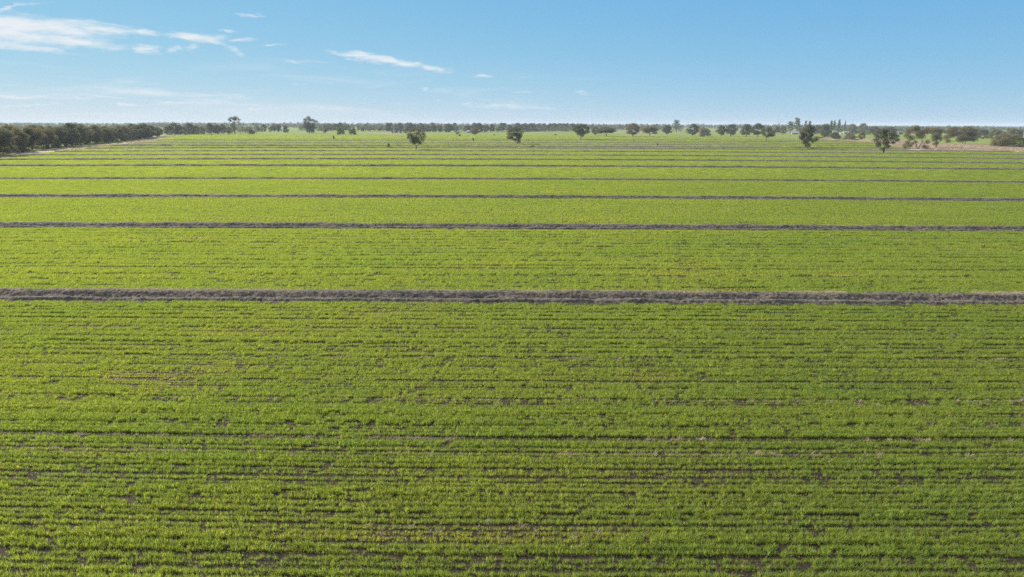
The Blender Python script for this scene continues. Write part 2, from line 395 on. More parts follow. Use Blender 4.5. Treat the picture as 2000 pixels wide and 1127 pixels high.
while _v < 108:                                    # weaker furrows between the drill's passes
    _v += _r.uniform(0.9, 1.6) * (1 if _v < 64 else 2.2)
    if min(abs(_v - t[0]) for t in tracks) > 0.5: tracks.append((_v, _r.uniform(0.16, 0.32 if _v < 64 else 0.22)))
PX = []; PK = []; PS = []; PR = []; PT = []; PL = []
SX = []; SR = []; SS = []; SL = []         # bare-track straw
def crop_zone(v0, v1, rowgap, stepx, kinds, jit, rows_per=1, far=False):
    nrow = int((v1 - v0) / rowgap)
    for r in range(nrow):
        v = v0 + (r + 0.5) * rowgap
        half = 0.80 * v + 8
        n = int(2 * half / stepx)
        x = np.linspace(-half, half, n) + rng.normal(0, stepx * 0.3, n) * (0.25 if far else 1)
        gap = 0.0
        vv = v + rng.normal(0, jit, n) + (0 if far else (0.17 if r % 2 else -0.17) * rowgap)
        y = row_y(vv, x)
        ok = inside(x, y, field_poly)
        for c, sz in bank_fn:
            yb = np.polyval(c, x)
            wv = (fbm(x / 1.2, x * 0 + r * 0.11, 5, 2) - 0.5) * 0.5 * (0 if far else 1)
            ok &= ~((y > yb - 0.05 + wv * 0.5) & (y < yb + 3.1 * sz + wv))
        rowid = int(v / rowgap)
        if not far:
            rowid = rowid if v < 33 else (rowid // 2 if v < 66 else rowid // 3)
            rv = hash2(np.array([rowid]), np.array([3]), 11)[0]; band = fbm(np.array([v / 2.2]), np.array([0.5]), 31, 3)[0]
            g1 = fbm(x / (0.42 if v < 66 else 0.7), x * 0 + rowid * 7.7, 61, 3, 0.6)
            thr = (0.71 if v < 33 else 0.69 if v < 66 else 0.74) - 0.15 * rv ** 4 - 0.20 * max(0.0, band - 0.5)
            dwarf = g1 >= thr
        if far: dwarf = np.zeros(n, bool)
        trk = np.ones(n)
        for tv, tw in tracks:
            d = abs(v - tv)
            if d < rowgap * 0.5 * (1 + max(0.0, v - 26) / 22) + (0.05 if tw > 0.41 else 0):
                holes = fbm(x / 1.3, x * 0 + tv, 63, 4, 0.65) + (tw - 0.25) * 0.9
                dwarf |= holes >= 0.47
            if 0 < (tv - v) < 0.7: trk = trk * 0.82
        rh = hash2(np.array([r // 2, r]), np.array([9, 4]), 12)
        grow = (0.72 + 0.62 * fbm(x / 5.0, y / 2.0, 64, 4)) * (0.86 + 0.20 * rh[0] + 0.10 * rh[1])
        ok &= ~(dwarf & (rng.uniform(0, 1, n) < 0.36)); grow = np.where(dwarf, 0.42, grow)
        patch = fbm(x / 11.0, y / 3.5, 65, 4)              # thin yellow patches
        poor = np.clip((patch - 0.69) / 0.12, 0, 1)
        keepp = rng.uniform(0, 1, n) > poor * 0.08
        if not far: ok &= keepp
        x = x[ok]; y = y[ok]; grow = (grow * (1 - 0.35 * poor) * trk)[ok]; poor = poor[ok]; m_ = len(x)
        if m_ == 0: continue
        PX.append(np.stack([x, y, np.full(m_, 0.03)], 1))
        PK.append(rng.choice(kinds, m_))
        s = grow * rng.uniform(0.85, 1.15, m_)
        if far: PS.append(np.stack([np.ones(m_), np.ones(m_), s], 1)); PR.append(np.where(rng.uniform(0, 1, m_) > 0.5, math.pi, 0.0))
        else: PS.append(np.stack([s, s, s], 1)); PR.append(rng.uniform(0, 6.283, m_))
        tone = 0.25 + 0.17 * rh[1] + 0.26 * (fbm(x / 16, y / 5, 66, 4) - 0.45) * 1.6 + 0.4 * poor + rng.normal(0, 0.10, m_)
        PT.append(np.clip(tone, 0, 1)); PL.append(rng.uniform(0, 1, m_))
yb = [np.polyval(c, 0.0) for c, s in bank_fn]
crop_zone(19.0, yb[0] - 0.2, 0.215, 0.088, np.arange(0, 8), 0.03)
crop_zone(yb[0] + 3.0, yb[1] + 2, 0.23, 0.16, np.arange(8, 12), 0.035)
crop_zone(yb[1] + 2.3, yb[2] + 2, 0.25, 0.26, np.arange(8, 12), 0.035)
crop_zone(yb[2] + 2.3, yb[3] + 20, 0.29, 0.9, np.arange(12, 16), 0.02, far=True)
crop_zone(yb[3] + 20.3, 470, 0.87, 1.95, np.arange(16, 20), 0.03, far=True)
crop_zone(470.3, 1080, 2.4, 5.0, np.arange(20, 23), 0.05, far=True)

def gn_scatter(name, pts, kind, scl, rotz, tone, shade, col):
    o = link_mesh(name, pts, np.zeros((0, 4), int), None); me = o.data; n = len(pts)
    a = me.attributes.new('kind', 'INT', 'POINT'); a.data.foreach_set('value', kind.astype(np.int32))
    a = me.attributes.new('scl', 'FLOAT_VECTOR', 'POINT'); a.data.foreach_set('vector', scl.astype(np.float32).ravel())
    rv = np.zeros((n, 3), np.float32); rv[:, 2] = rotz
    a = me.attributes.new('rot', 'FLOAT_VECTOR', 'POINT'); a.data.foreach_set('vector', rv.ravel())
    a = me.attributes.new('tone', 'FLOAT', 'POINT'); a.data.foreach_set('value', tone.astype(np.float32))
    a = me.attributes.new('shade', 'FLOAT', 'POINT'); a.data.foreach_set('value', shade.astype(np.float32))
    ng = bpy.data.node_groups.new(name + '_scatter', 'GeometryNodeTree')
    ng.interface.new_socket('Geometry', in_out='INPUT', socket_type='NodeSocketGeometry')
    ng.interface.new_socket('Geometry', in_out='OUTPUT', socket_type='NodeSocketGeometry')
    N = ng.nodes; L = ng.links
    gi = N.new('NodeGroupInput'); go = N.new('NodeGroupOutput'); ip = N.new('GeometryNodeInstanceOnPoints')
    ci = N.new('GeometryNodeCollectionInfo'); ci.inputs['Collection'].default_value = col
    ci.inputs['Separate Children'].default_value = True; ci.inputs['Reset Children'].default_value = True
    def na(nm, t):
        x = N.new('GeometryNodeInputNamedAttribute'); x.data_type = t; x.inputs['Name'].default_value = nm
        return [s for s in x.outputs if s.enabled and s.name == 'Attribute'][0]
    L.new(gi.outputs[0], ip.inputs['Points']); L.new(ci.outputs[0], ip.inputs['Instance'])
    ip.inputs['Pick Instance'].default_value = True
    L.new(na('kind', 'INT'), ip.inputs['Instance Index']); L.new(na('rot', 'FLOAT_VECTOR'), ip.inputs['Rotation'])
    L.new(na('scl', 'FLOAT_VECTOR'), ip.inputs['Scale']); L.new(ip.outputs[0], go.inputs[0])
    md = o.modifiers.new('scatter', 'NODES'); md.node_group = ng
    return o
pts = np.concatenate(PX)
print('crop instances', len(pts))
crop = gn_scatter('green_crop', pts, np.concatenate(PK), np.concatenate(PS), np.concatenate(PR), np.concatenate(PT), np.concatenate(PL), col_crop)
tag(crop, 'young bright green crop in close rows filling the bays between the banks', 'crop', kind='stuff')

# dry grass and straw
col_dry = bpy.data.collections.new('straw_prototypes')
for i in range(3): proto(col_dry, f'straw_a{i}', 22, 0.20, 0.13, 0.020, 1.5, 1, 600 + i, mat=M_STRAW)
for i in range(3): proto(col_dry, f'straw_b{i}', 60, 0.55, 0.9, 0.09, 0.7, 1, 620 + i, mat=M_STRAW)
DX = []; DK = []; DS = []; DR = []
def dry(x, y, z, kinds, s):
    n = len(x); DX.append(np.stack([x, y, z + np.zeros(n)], 1)); DK.append(rng.choice(kinds, n)); DS.append(np.repeat((s * rng.uniform(0.6, 1.3, n))[:, None], 3, 1)); DR.append(rng.uniform(0, 6.283, n))
for k, (c, sz) in enumerate(bank_fn[:6]):            # along the crests
    yc = c[2]; half = 0.8 * yc + 8; n = int(half * 2 * (60 if k == 0 else 8))
    x = rng.uniform(-half, half, n); x = x[fbm(x / 7, x * 0 + k, 80 + k, 3) > 0.44 - 0.0006 * x * (60 / yc) ]
    dry(x, np.polyval(c, x) + (2.5 + rng.normal(0, 0.28, len(x))) * sz, 0.42 * sz, np.arange(0, 3), 0.9)
for tv, tw in tracks[:4]:                            # straw lying in the wheel tracks
    if tv > 60: continue
    n = int(1.6 * tv * 5); x = rng.uniform(-0.8 * tv - 5, 0.8 * tv + 5, n); x = x[fbm(x / 4, x * 0 + tv, 88, 3) > 0.47]
    dry(x, row_y(tv - 0.1 + rng.normal(0, tw * 0.25, len(x)), x), 0.03, np.arange(0, 3), 0.8)
n = 9000; x = rng.uniform(-70, 70, n); v = rng.uniform(20, 62, n); y = row_y(v, x)
pt = fbm(x / 11.0, y / 3.5, 65, 4); k_ = pt > 0.63; dry(x[k_], y[k_], 0.03, np.arange(0, 3), 0.7)
def scatter_poly(poly, n, s):
    p = np.array(poly); x = rng.uniform(p[:, 0].min(), p[:, 0].max(), n); y = rng.uniform(p[:, 1].min(), p[:, 1].max(), n)
    k_ = inside(x, y, poly) & (fbm(x / 14, y / 14, 89, 3) > 0.42); dry(x[k_], y[k_], 0.06, np.arange(3, 6), s)
scatter_poly([gp(*p) for p in dry_px], 60000, 1.0)
scatter_poly(strip(field_w[0:11], 0, 15), 40000, 0.8)
scatter_poly(strip(field_w[10:17], 0, 12), 30000, 0.9)
c9, s9 = bank_fn[9]; x = rng.uniform(-420, 420, 5200); x = x[(x > -140) | (rng.uniform(0, 1, len(x)) < 0.25)]
dry(x, np.polyval(c9, x) + 3.5 + np.abs(rng.normal(0, 7, len(x))), 0.05, np.arange(3, 6), 0.9)
pts = np.concatenate(DX); n = len(pts); print('dry instances', n)
dg = gn_scatter('dry_grass', pts, np.concatenate(DK), np.concatenate(DS), np.concatenate(DR), np.zeros(n), rng.uniform(0, 1, n), col_dry)
tag(dg, 'pale dry grass and straw on the banks, verges and edge paddock', 'dry grass', kind='stuff')

# ---------------------------------------------------------------- trees
def tube(V, Fc, pts, rad, sides=6):
    b0 = len(V)
    for i, p in enumerate(pts):
        t = (Vector(pts[min(i + 1, len(pts) - 1)]) - Vector(pts[max(i - 1, 0)])).normalized()
        a = t.orthogonal().normalized() if abs(t.z) < 0.9 else Vector((1, 0, 0)).cross(t).normalized(); b = t.cross(a)
        for s in range(sides):
            th = 2 * math.pi * s / sides
            V.append(Vector(p) + (a * math.cos(th) + b * math.sin(th)) * rad[i])
    for i in range(len(pts) - 1):
        for s in range(sides):
            s2 = (s + 1) % sides
            Fc.append((b0 + i * sides + s, b0 + i * sides + s2, b0 + (i + 1) * sides + s2, b0 + (i + 1) * sides + s))
def bent(a, b, r, amp, n=5):
    a, b = Vector(a), Vector(b); L = (b - a).length
    o = [Vector((r.gauss(0, 1), r.gauss(0, 1), r.gauss(0, 0.5))) * amp * L for _ in range(2)]
    P = []
    for i in range(n):
        t = i / (n - 1); P.append(a.lerp(b, t) + o[0] * (math.sin(t * math.pi)) * 0.6 + o[1] * math.sin(2 * t * math.pi) * 0.3 + Vector((0, 0, -0.06 * L * math.sin(t * math.pi))))
    return P
def clump_leaves(cl, leaf, dens, seed):
    r = np.random.default_rng(seed); VV = []
    for (cx, cy, cz, rx, rz) in cl:
        n = max(12, int(19 * dens * (rx * rx * rz) ** (2 / 3.0) / leaf ** 2))
        d = r.normal(0, 1, (n, 3)); d /= np.linalg.norm(d, axis=1)[:, None]
        rad = r.uniform(0, 1, n) ** 0.42
        p = d * rad[:, None] * np.array([rx, rx, rz])
        p[:, 2] += 0.10 * rz * r.normal(0, 1, n); p += np.array([cx, cy, cz])
        nn = d * 0.7 + r.normal(0, 0.75, (n, 3)) + np.array([0, 0, 0.25]); nn /= np.linalg.norm(nn, axis=1)[:, None]
        a = np.cross(nn, r.normal(0, 1, (n, 3))); a /= np.linalg.norm(a, axis=1)[:, None]; b = np.cross(nn, a)
        l = leaf * r.uniform(0.5, 1.25, n)[:, None]; w = l * r.uniform(0.35, 0.7, n)[:, None]
        VV.append(np.stack([p - a * l * 0.5, p - b * w * 0.5 + nn * l * 0.08, p + a * l * 0.5, p + b * w * 0.5 - nn * l * 0.06], 1))
    V = np.concatenate(VV).reshape(-1, 3); return V, np.arange(len(V)).reshape(-1, 4)
def tree_meshes(cl, h, seed, leaf=0.5, dens=1.9, rad=None, fork=0.28, base=(0, 0), mat=None, ntr=1, forkx=0.0, splay=1.6, gap=0.10):
    """trunk and crown objects of a tree whose leaf clumps are given; base at the origin"""
    r = random.Random(seed); V = []; Fc = []
    rad = rad or 0.028 * h
    starts = [(0, 0, 0)] if ntr == 1 else [((i - (ntr - 1) / 2) * h * gap, r.uniform(-.2, .2), 0) for i in range(ntr)]
    forks = []
    for s in starts:
        f = Vector((s[0] * splay + forkx + r.gauss(0, 0.01 * h), s[1] + r.gauss(0, 0.02 * h), fork * h)); P = bent((s[0], s[1], -0.25), f, r, 0.04, 5)
        rr = rad / math.sqrt(ntr); tube(V, Fc, P, [rr * q for q in (1.45, 1.05, 0.95, 0.88, 0.82)], 8); forks.append((f, rr * 0.82))
    for (cx, cy, cz, rx, rz) in sorted(cl, key=lambda c: c[2]):
        tgt = Vector((cx, cy, cz)); f, fr = min(forks, key=lambda q: (q[0] - tgt).length + (6 if q[0].z > tgt.z else 0))
        tip = tgt + Vector((0, 0, rz * 0.3)); P = bent(f, tip, r, 0.07, 6)
        q = fr * r.uniform(0.5, 0.68); tube(V, Fc, P, [q * (1 - 0.15 * i) for i in range(6)], 6)
        forks.append((P[3], q * 0.55))
        for _ in range(3):
            e = tgt + Vector((r.uniform(-1, 1) * rx, r.uniform(-1, 1) * rx, r.uniform(-0.4, 0.9) * rz)); P2 = bent(P[3], e, r, 0.08, 4)
            tube(V, Fc, P2, [q * 0.4, q * 0.3, q * 0.2, q * 0.08], 4)
    LV, LF = clump_leaves(cl, leaf, dens, seed) if cl else (None, None)
    return V, Fc, LV, LF
def plant(name, label, cat, loc, cl, h, seed, mat, group=None, rz=0.0, trunk_name='trunk', bark=None, **kw):
    V, Fc, LV, LF = tree_meshes(cl, h, seed, **kw)
    e = empty(name, loc, rz); tag(e, label, cat, group)
    link_mesh(trunk_name, [tuple(v) for v in V], Fc, bark or M_BARK, e, smooth=True)
    if LV is not None: link_mesh('crown', LV, LF, mat, e)
    return e
def copy_tree(src, loc, scl, rz, label=None, group=None, mat=None, name=None):
    c = src.copy(); C.objects.link(c); c.location = loc; c.scale = scl; c.rotation_euler = (0, 0, rz)
    if name: c.name = name
    for ch in src.children:
        d = ch.copy(); C.objects.link(d); d.parent = c
    if label: c['label'] = label
    if group: c['group'] = group
    elif 'group' in c: del c['group']
    return c

def shape_clumps(shape, h, w, seed):
    r = random.Random(seed); cl = []
    def add(x, y, z, rx, rz): cl.append((x, y, z, rx, rz))
    if shape == 'gum':          # lobed dome on a short bole
        n = 15
        for i in range(n):
            a = i * 2.4 + r.uniform(-.4, .4); t = (i + 0.5) / n; z = h * (0.21 + 0.67 * t) ; prof = math.sin(math.pi * (0.16 + 0.78 * t)) ** 0.8
            q = w / 2 * prof * r.uniform(0.45, 0.82); add(q * math.cos(a), q * math.sin(a), z + r.uniform(-.05, .05) * h, w * r.uniform(0.13, 0.21), h * r.uniform(0.08, 0.12))
        add(0, 0, h * 0.9, w * 0.18, h * 0.09)
    elif shape == 'spread':     # wide flat-topped crown
        for i in range(13):
            a = i * 2.4 + r.uniform(-.5, .5); q = w / 2 * math.sqrt((i + 1) / 14) * 0.85; z = h * (0.84 - 0.38 * (q / (w / 2)) ** 1.6) + r.uniform(-.12, .06) * h
            add(q * math.cos(a), q * math.sin(a), z, w * r.uniform(0.13, 0.2), h * r.uniform(0.09, 0.14))
            if i % 2: add(q * 0.8 * math.cos(a), q * 0.8 * math.sin(a), z - 0.24 * h, w * r.uniform(0.12, 0.17), h * r.uniform(0.09, 0.13))
    elif shape == 'tall':       # narrow, several plumes
        for i in range(13):
            t = (i + 0.5) / 13; a = i * 2.4; q = w / 2 * (0.75 - 0.45 * t) * r.uniform(0.4, 1.0)
            add(q * math.cos(a), q * math.sin(a), h * (0.22 + 0.73 * t), w * r.uniform(0.16, 0.26), h * r.uniform(0.06, 0.09))
    elif shape == 'full':       # foliage down to the ground, belt and wood trees
        for i in range(17):
            t = (i + 0.5) / 17; a = i * 2.4 + r.uniform(-.3, .3); prof = math.sin(math.pi * (0.25 + 0.68 * t)) ** 0.7; q = w / 2 * prof * r.uniform(0.35, 0.85)
            add(q * math.cos(a), q * math.sin(a), h * (0.07 + 0.84 * t), w * r.uniform(0.16, 0.24), h * r.uniform(0.08, 0.13))
    elif shape == 'poplar':
        for i in range(12):
            t = (i + 0.5) / 12; q = w * 0.16 * r.uniform(0.2, 1); a = i * 2.4
            add(q * math.cos(a), q * math.sin(a), h * (0.12 + 0.82 * t), w * 0.36 * math.sin(math.pi * (0.25 + 0.7 * t)) ** 0.6, h * 0.075)
    elif shape == 'bush':
        for i in range(11):
            t = (i + 0.5) / 11; a = i * 2.4; q = w / 2 * math.cos(t * 1.2) * r.uniform(0.4, 0.85)
            add(q * math.cos(a), q * math.sin(a), h * (0.14 + 0.7 * t), w * r.uniform(0.16, 0.24), h * r.uniform(0.12, 0.18))
    if shape in ('gum', 'spread', 'bush'): cl = [(a, b, c, d * 1.18, e * 1.18) for a, b, c, d, e in cl]
    return cl
PROTO = {}
PN = {'gum': 4, 'spread': 3, 'tall': 3, 'full': 5, 'poplar': 2, 'bush': 3}
PH = {'gum': (12, 11), 'spread': (11, 13), 'tall': (14, 7), 'full': (13, 9), 'poplar': (15, 4.5), 'bush': (5, 7)}
used = set()
def place(shape, px, pb, pt, wpx, mat, label, cat='tree', group=None, name='gum_tree', seed=None, yoff=0.0):
    """a tree whose foot, top and width are those seen in the photo"""
    x, y = gp(px, pb); s = px_size(x, y); rr = random.Random(seed if seed is not None else int(px * 7 + pb))
    h = (pb - pt) * s; w = wpx * s
    k = rr.randrange(PN[shape]); key = (shape, k, mat.name)
    ph, pw = PH[shape]
    if key not in PROTO:
        cl = shape_clumps(shape, ph, pw, 900 + 31 * k + len(shape))
        PROTO[key] = plant(name, label, cat, (0, 0, 0), cl, ph, 700 + k, mat, leaf={'bush': 0.40}.get(shape, 0.55), dens=1.8, fork=0.12 if shape in ('bush', 'full') else 0.24, rad=0.09 if shape == 'bush' else None)
        o = PROTO[key]
    else:
        o = copy_tree(PROTO[key], (0, 0, 0), (1, 1, 1), 0, name=name)
    o.location = (x, y, 0.02); o.scale = (1.1 * w / pw, 1.1 * w / pw, h / ph); o.rotation_euler = (0, 0, rr.uniform(0, 6.28))
    o['label'] = label; o['category'] = cat
    if group: o['group'] = group
    elif 'group' in o: del o['group']
    return o

# trees standing alone in the field: clumps as (photo x, photo y, half width, half height)
def hero(px, pb, lumps, mat, label, seed, name='gum_tree', **kw):
    x, y = gp(px, pb); s = px_size(x, y); r = random.Random(seed); cl = []
    top = min(b - d for a, b, c, d in lumps); h = (pb - top) * s
    xs = [a for a, b, c, d in lumps]; wid = (max(xs) - min(xs)) * s
    for (a, b, c, d) in lumps:
        off = abs((a - (max(xs) + min(xs)) / 2) * s) / max(wid / 2, 1e-3)
        cl.append(((a - px) * s, r.uniform(-1, 1) * wid * 0.36 * math.sqrt(max(0.05, 1 - off * off)), (pb - b) * s, c * s * 1.2, d * s * 1.2))
    for i in range(max(4, len(cl) // 2)):             # the same mass towards and away from the viewer
        a = cl[r.randrange(len(cl))]; q = cl[r.randrange(len(cl))]
        cl.append(((a[0] * 0.6 + q[0] * 0.2), r.choice((-1, 1)) * wid * r.uniform(0.2, 0.42), a[2] * 0.75 + q[2] * 0.22, a[3] * 0.9, a[4] * 0.9))
    return plant(name, label, 'tree', (x, y, 0.02), cl, h, seed, mat, **kw)
hero(812.5, 292.5, [(800, 262, 5, 4), (804, 256, 5, 3.5), (812, 254, 5, 3), (820, 256, 5, 3.5), (827, 261, 5, 4), (829, 267, 4, 3.5), (799, 269, 4, 4), (803, 275, 4, 4), (807, 264, 4, 4), (815, 262, 4, 4), (821, 268, 4, 4), (818, 276, 4, 4), (808, 280, 4, 3.5), (822, 279, 3.5, 3), (812, 270, 4, 4), (825, 273, 4.5, 4), (816, 270, 4.5, 4), (805, 269, 4.5, 4), (813, 276, 4, 3.5), (820, 262, 5, 4)], M_GUM,
     'lone vase-shaped gum tree with open limbs, nearest tree in the crop', 1, fork=0.16, leaf=0.5, dens=1.35)
hero(1009.5, 282, [(994, 261, 4.5, 4), (998, 255, 5, 4), (1005, 252.5, 6, 3), (1012, 254, 5, 3.5), (1017, 259, 5, 4), (1016, 265, 4.5, 4), (993, 269, 4, 3.5), (999, 268, 5, 4), (1007, 262, 5, 5), (1012, 272, 5, 4), (1005, 273, 4, 3), (1014, 277, 3, 3)], M_GUM,
     'lone gum tree leaning left over the crop, near the middle of the photo', 2, fork=0.13, leaf=0.52, dens=1.7)
hero(1134.5, 273, [(1121, 253, 4.5, 4), (1125, 248, 5, 3.5), (1133, 245.5, 6, 3), (1141, 246.5, 5, 3.5), (1146, 251, 5, 4), (1147, 257, 4.5, 4), (1127, 257, 5, 4), (1134, 254, 6, 5), (1140, 259, 5, 4), (1130, 262, 4, 3), (1138, 264, 4, 3)], M_GUM,
     'heart-shaped dark gum tree with forked trunk at the far end of the crop', 3, fork=0.22, leaf=0.6, dens=1.8, ntr=1)
hero(1576, 290.5, [(1573, 247, 4, 3.5), (1579, 250, 4.5, 3.5), (1568, 254, 5, 4), (1574, 252, 5, 4), (1581, 256, 5, 4), (1576, 258, 6.5, 4.5), (1566, 268, 5, 4), (1563, 260, 4, 3.5), (1570, 264, 6, 4), (1580, 264, 4, 4), (1562, 270, 3, 3), (1569, 274, 5, 4), (1576, 271, 5, 4), (1583, 275, 4, 4), (1591, 270, 5, 4), (1594, 273.5, 3, 2.5), (1574, 280, 4, 4), (1581, 283, 4.5, 3.5), (1576, 286, 3, 2.5)], M_GUM,
     'tall ragged gum tree with a separate clump of leaves jutting right', 4, fork=0.10, leaf=0.5, dens=1.7)
hero(1725, 299, [(1708, 266, 4.5, 4), (1714, 259, 5.5, 4), (1723, 255.5, 6, 3.5), (1732, 257, 6, 4), (1741, 262, 6, 4), (1748, 267, 5, 4), (1747, 274, 4.5, 3), (1738, 271, 5, 4), (1728, 265, 6, 5), (1716, 269, 6, 5), (1709, 274, 4, 4), (1720, 278, 6, 4), (1713, 279, 5, 4), (1722, 272, 6, 4), (1729, 281, 5, 4), (1714, 284, 5, 4), (1724, 286, 5, 4), (1718, 291, 4, 3)], M_GUM,
     'broad dark gum tree with thick trunk and drooping limb, in the crop near right edge', 5, fork=0.24, leaf=0.5, dens=1.8, rad=0.6)
hero(603, 260, [(603, 230.5, 4, 2.5), (598, 234.5, 4.5, 3), (606, 235, 4, 3), (613, 235.5, 4, 2.5), (619, 238, 4, 2.5), (596, 240, 4, 3), (603, 241, 5, 3.5), (611, 243, 5, 3.5), (598, 247, 5, 4), (606, 249, 6, 4), (613, 250, 5, 4), (601, 254, 5, 4), (609, 256, 5, 3)], M_DARK,
     'tall dark tree in two tiers rising above the far tree line', 6, fork=0.15, leaf=0.95, dens=1.7, ntr=2)
hero(459, 262, [(451, 234.5, 3.5, 2), (455, 231.5, 4, 2), (461, 230, 4, 1.8), (466, 231.5, 4, 2), (469, 234.5, 3, 2), (453, 237, 2.5, 1.6), (464, 235, 3, 1.8), (459, 240, 3.5, 2.2), (468, 239, 3, 1.5), (456, 247, 4, 3), (462, 251, 4, 3)], M_GUM,
     'tall umbrella-crowned gum tree standing above the belt on the left', 7, fork=0.40, leaf=0.9, dens=1.5)
hero(1496, 276, [(1489, 258, 4, 4), (1492, 253, 4, 3), (1498, 250.5, 5, 3), (1504, 254, 5, 3.5), (1509, 258, 4, 3.5), (1501, 260, 5, 4), (1494, 263, 4, 3), (1508, 264, 4, 3), (1499, 266, 4, 3)], M_GUM,
     'small gum tree on thin dark trunk at the back corner of the crop', 8, fork=0.34, leaf=0.55, dens=1.7)
hero(1792, 291, [(1768, 265, 6, 5), (1770, 256, 6, 5), (1778, 250, 6, 4), (1788, 252, 7, 4), (1798, 254, 7, 4), (1806, 258, 6, 5), (1803, 267, 6, 5), (1786, 262, 7, 5), (1777, 270, 6, 5), (1772, 279, 5, 4), (1803, 277, 5, 4), (1774, 285, 5, 3), (1768, 288, 5, 2.5), (1803, 286, 4, 3), (1810, 287, 5, 2.5)], M_OLIVE,
     'big olive gum tree with V-forked trunk at the edge of the dry paddock', 9, fork=0.36, leaf=0.5, dens=1.7, rad=0.5, ntr=2, gap=0.02, splay=15)
hero(1828, 289, [(1816, 258, 6, 4), (1824, 254, 7, 4), (1833, 257, 6, 4), (1819, 267, 5, 5), (1829, 265, 6, 5), (1835, 271, 4, 5), (1824, 273, 5, 4), (1822, 281, 4, 3)], M_OLIVE,
     'olive gum tree on dark straight trunk, right beside the V-forked one', 10, fork=0.40, leaf=0.5, dens=1.7)
hero(1882, 281.5, [(1848, 258, 7, 4), (1858, 254, 8, 4), (1870, 252, 9, 3.5), (1884, 251, 9, 3.5), (1896, 255, 8, 4), (1900, 264, 5, 5), (1888, 262, 8, 5), (1874, 262, 8, 5), (1860, 264, 8, 5), (1850, 269, 6, 5), (1866, 273, 8, 4), (1880, 271, 8, 4), (1894, 272, 7, 4), (1856, 276, 5, 3)], M_OLIVE,
     'very wide olive gum tree spreading low behind the dry paddock', 11, fork=0.18, leaf=0.55, dens=1.8, ntr=2)
hero(1962, 287, [(1940, 276, 6, 5), (1950, 269, 7, 4), (1962, 264.5, 9, 3.5), (1973, 266, 8, 4), (1979, 272, 5, 5), (1967, 273, 8, 5), (1955, 277, 8, 5), (1945, 282, 7, 4), (1973, 281, 7, 4), (1960, 284, 8, 3)], M_OLIVE,
     'low rounded olive tree with leaves to the ground in the dry paddock', 12, fork=0.1, leaf=0.5, dens=1.9)

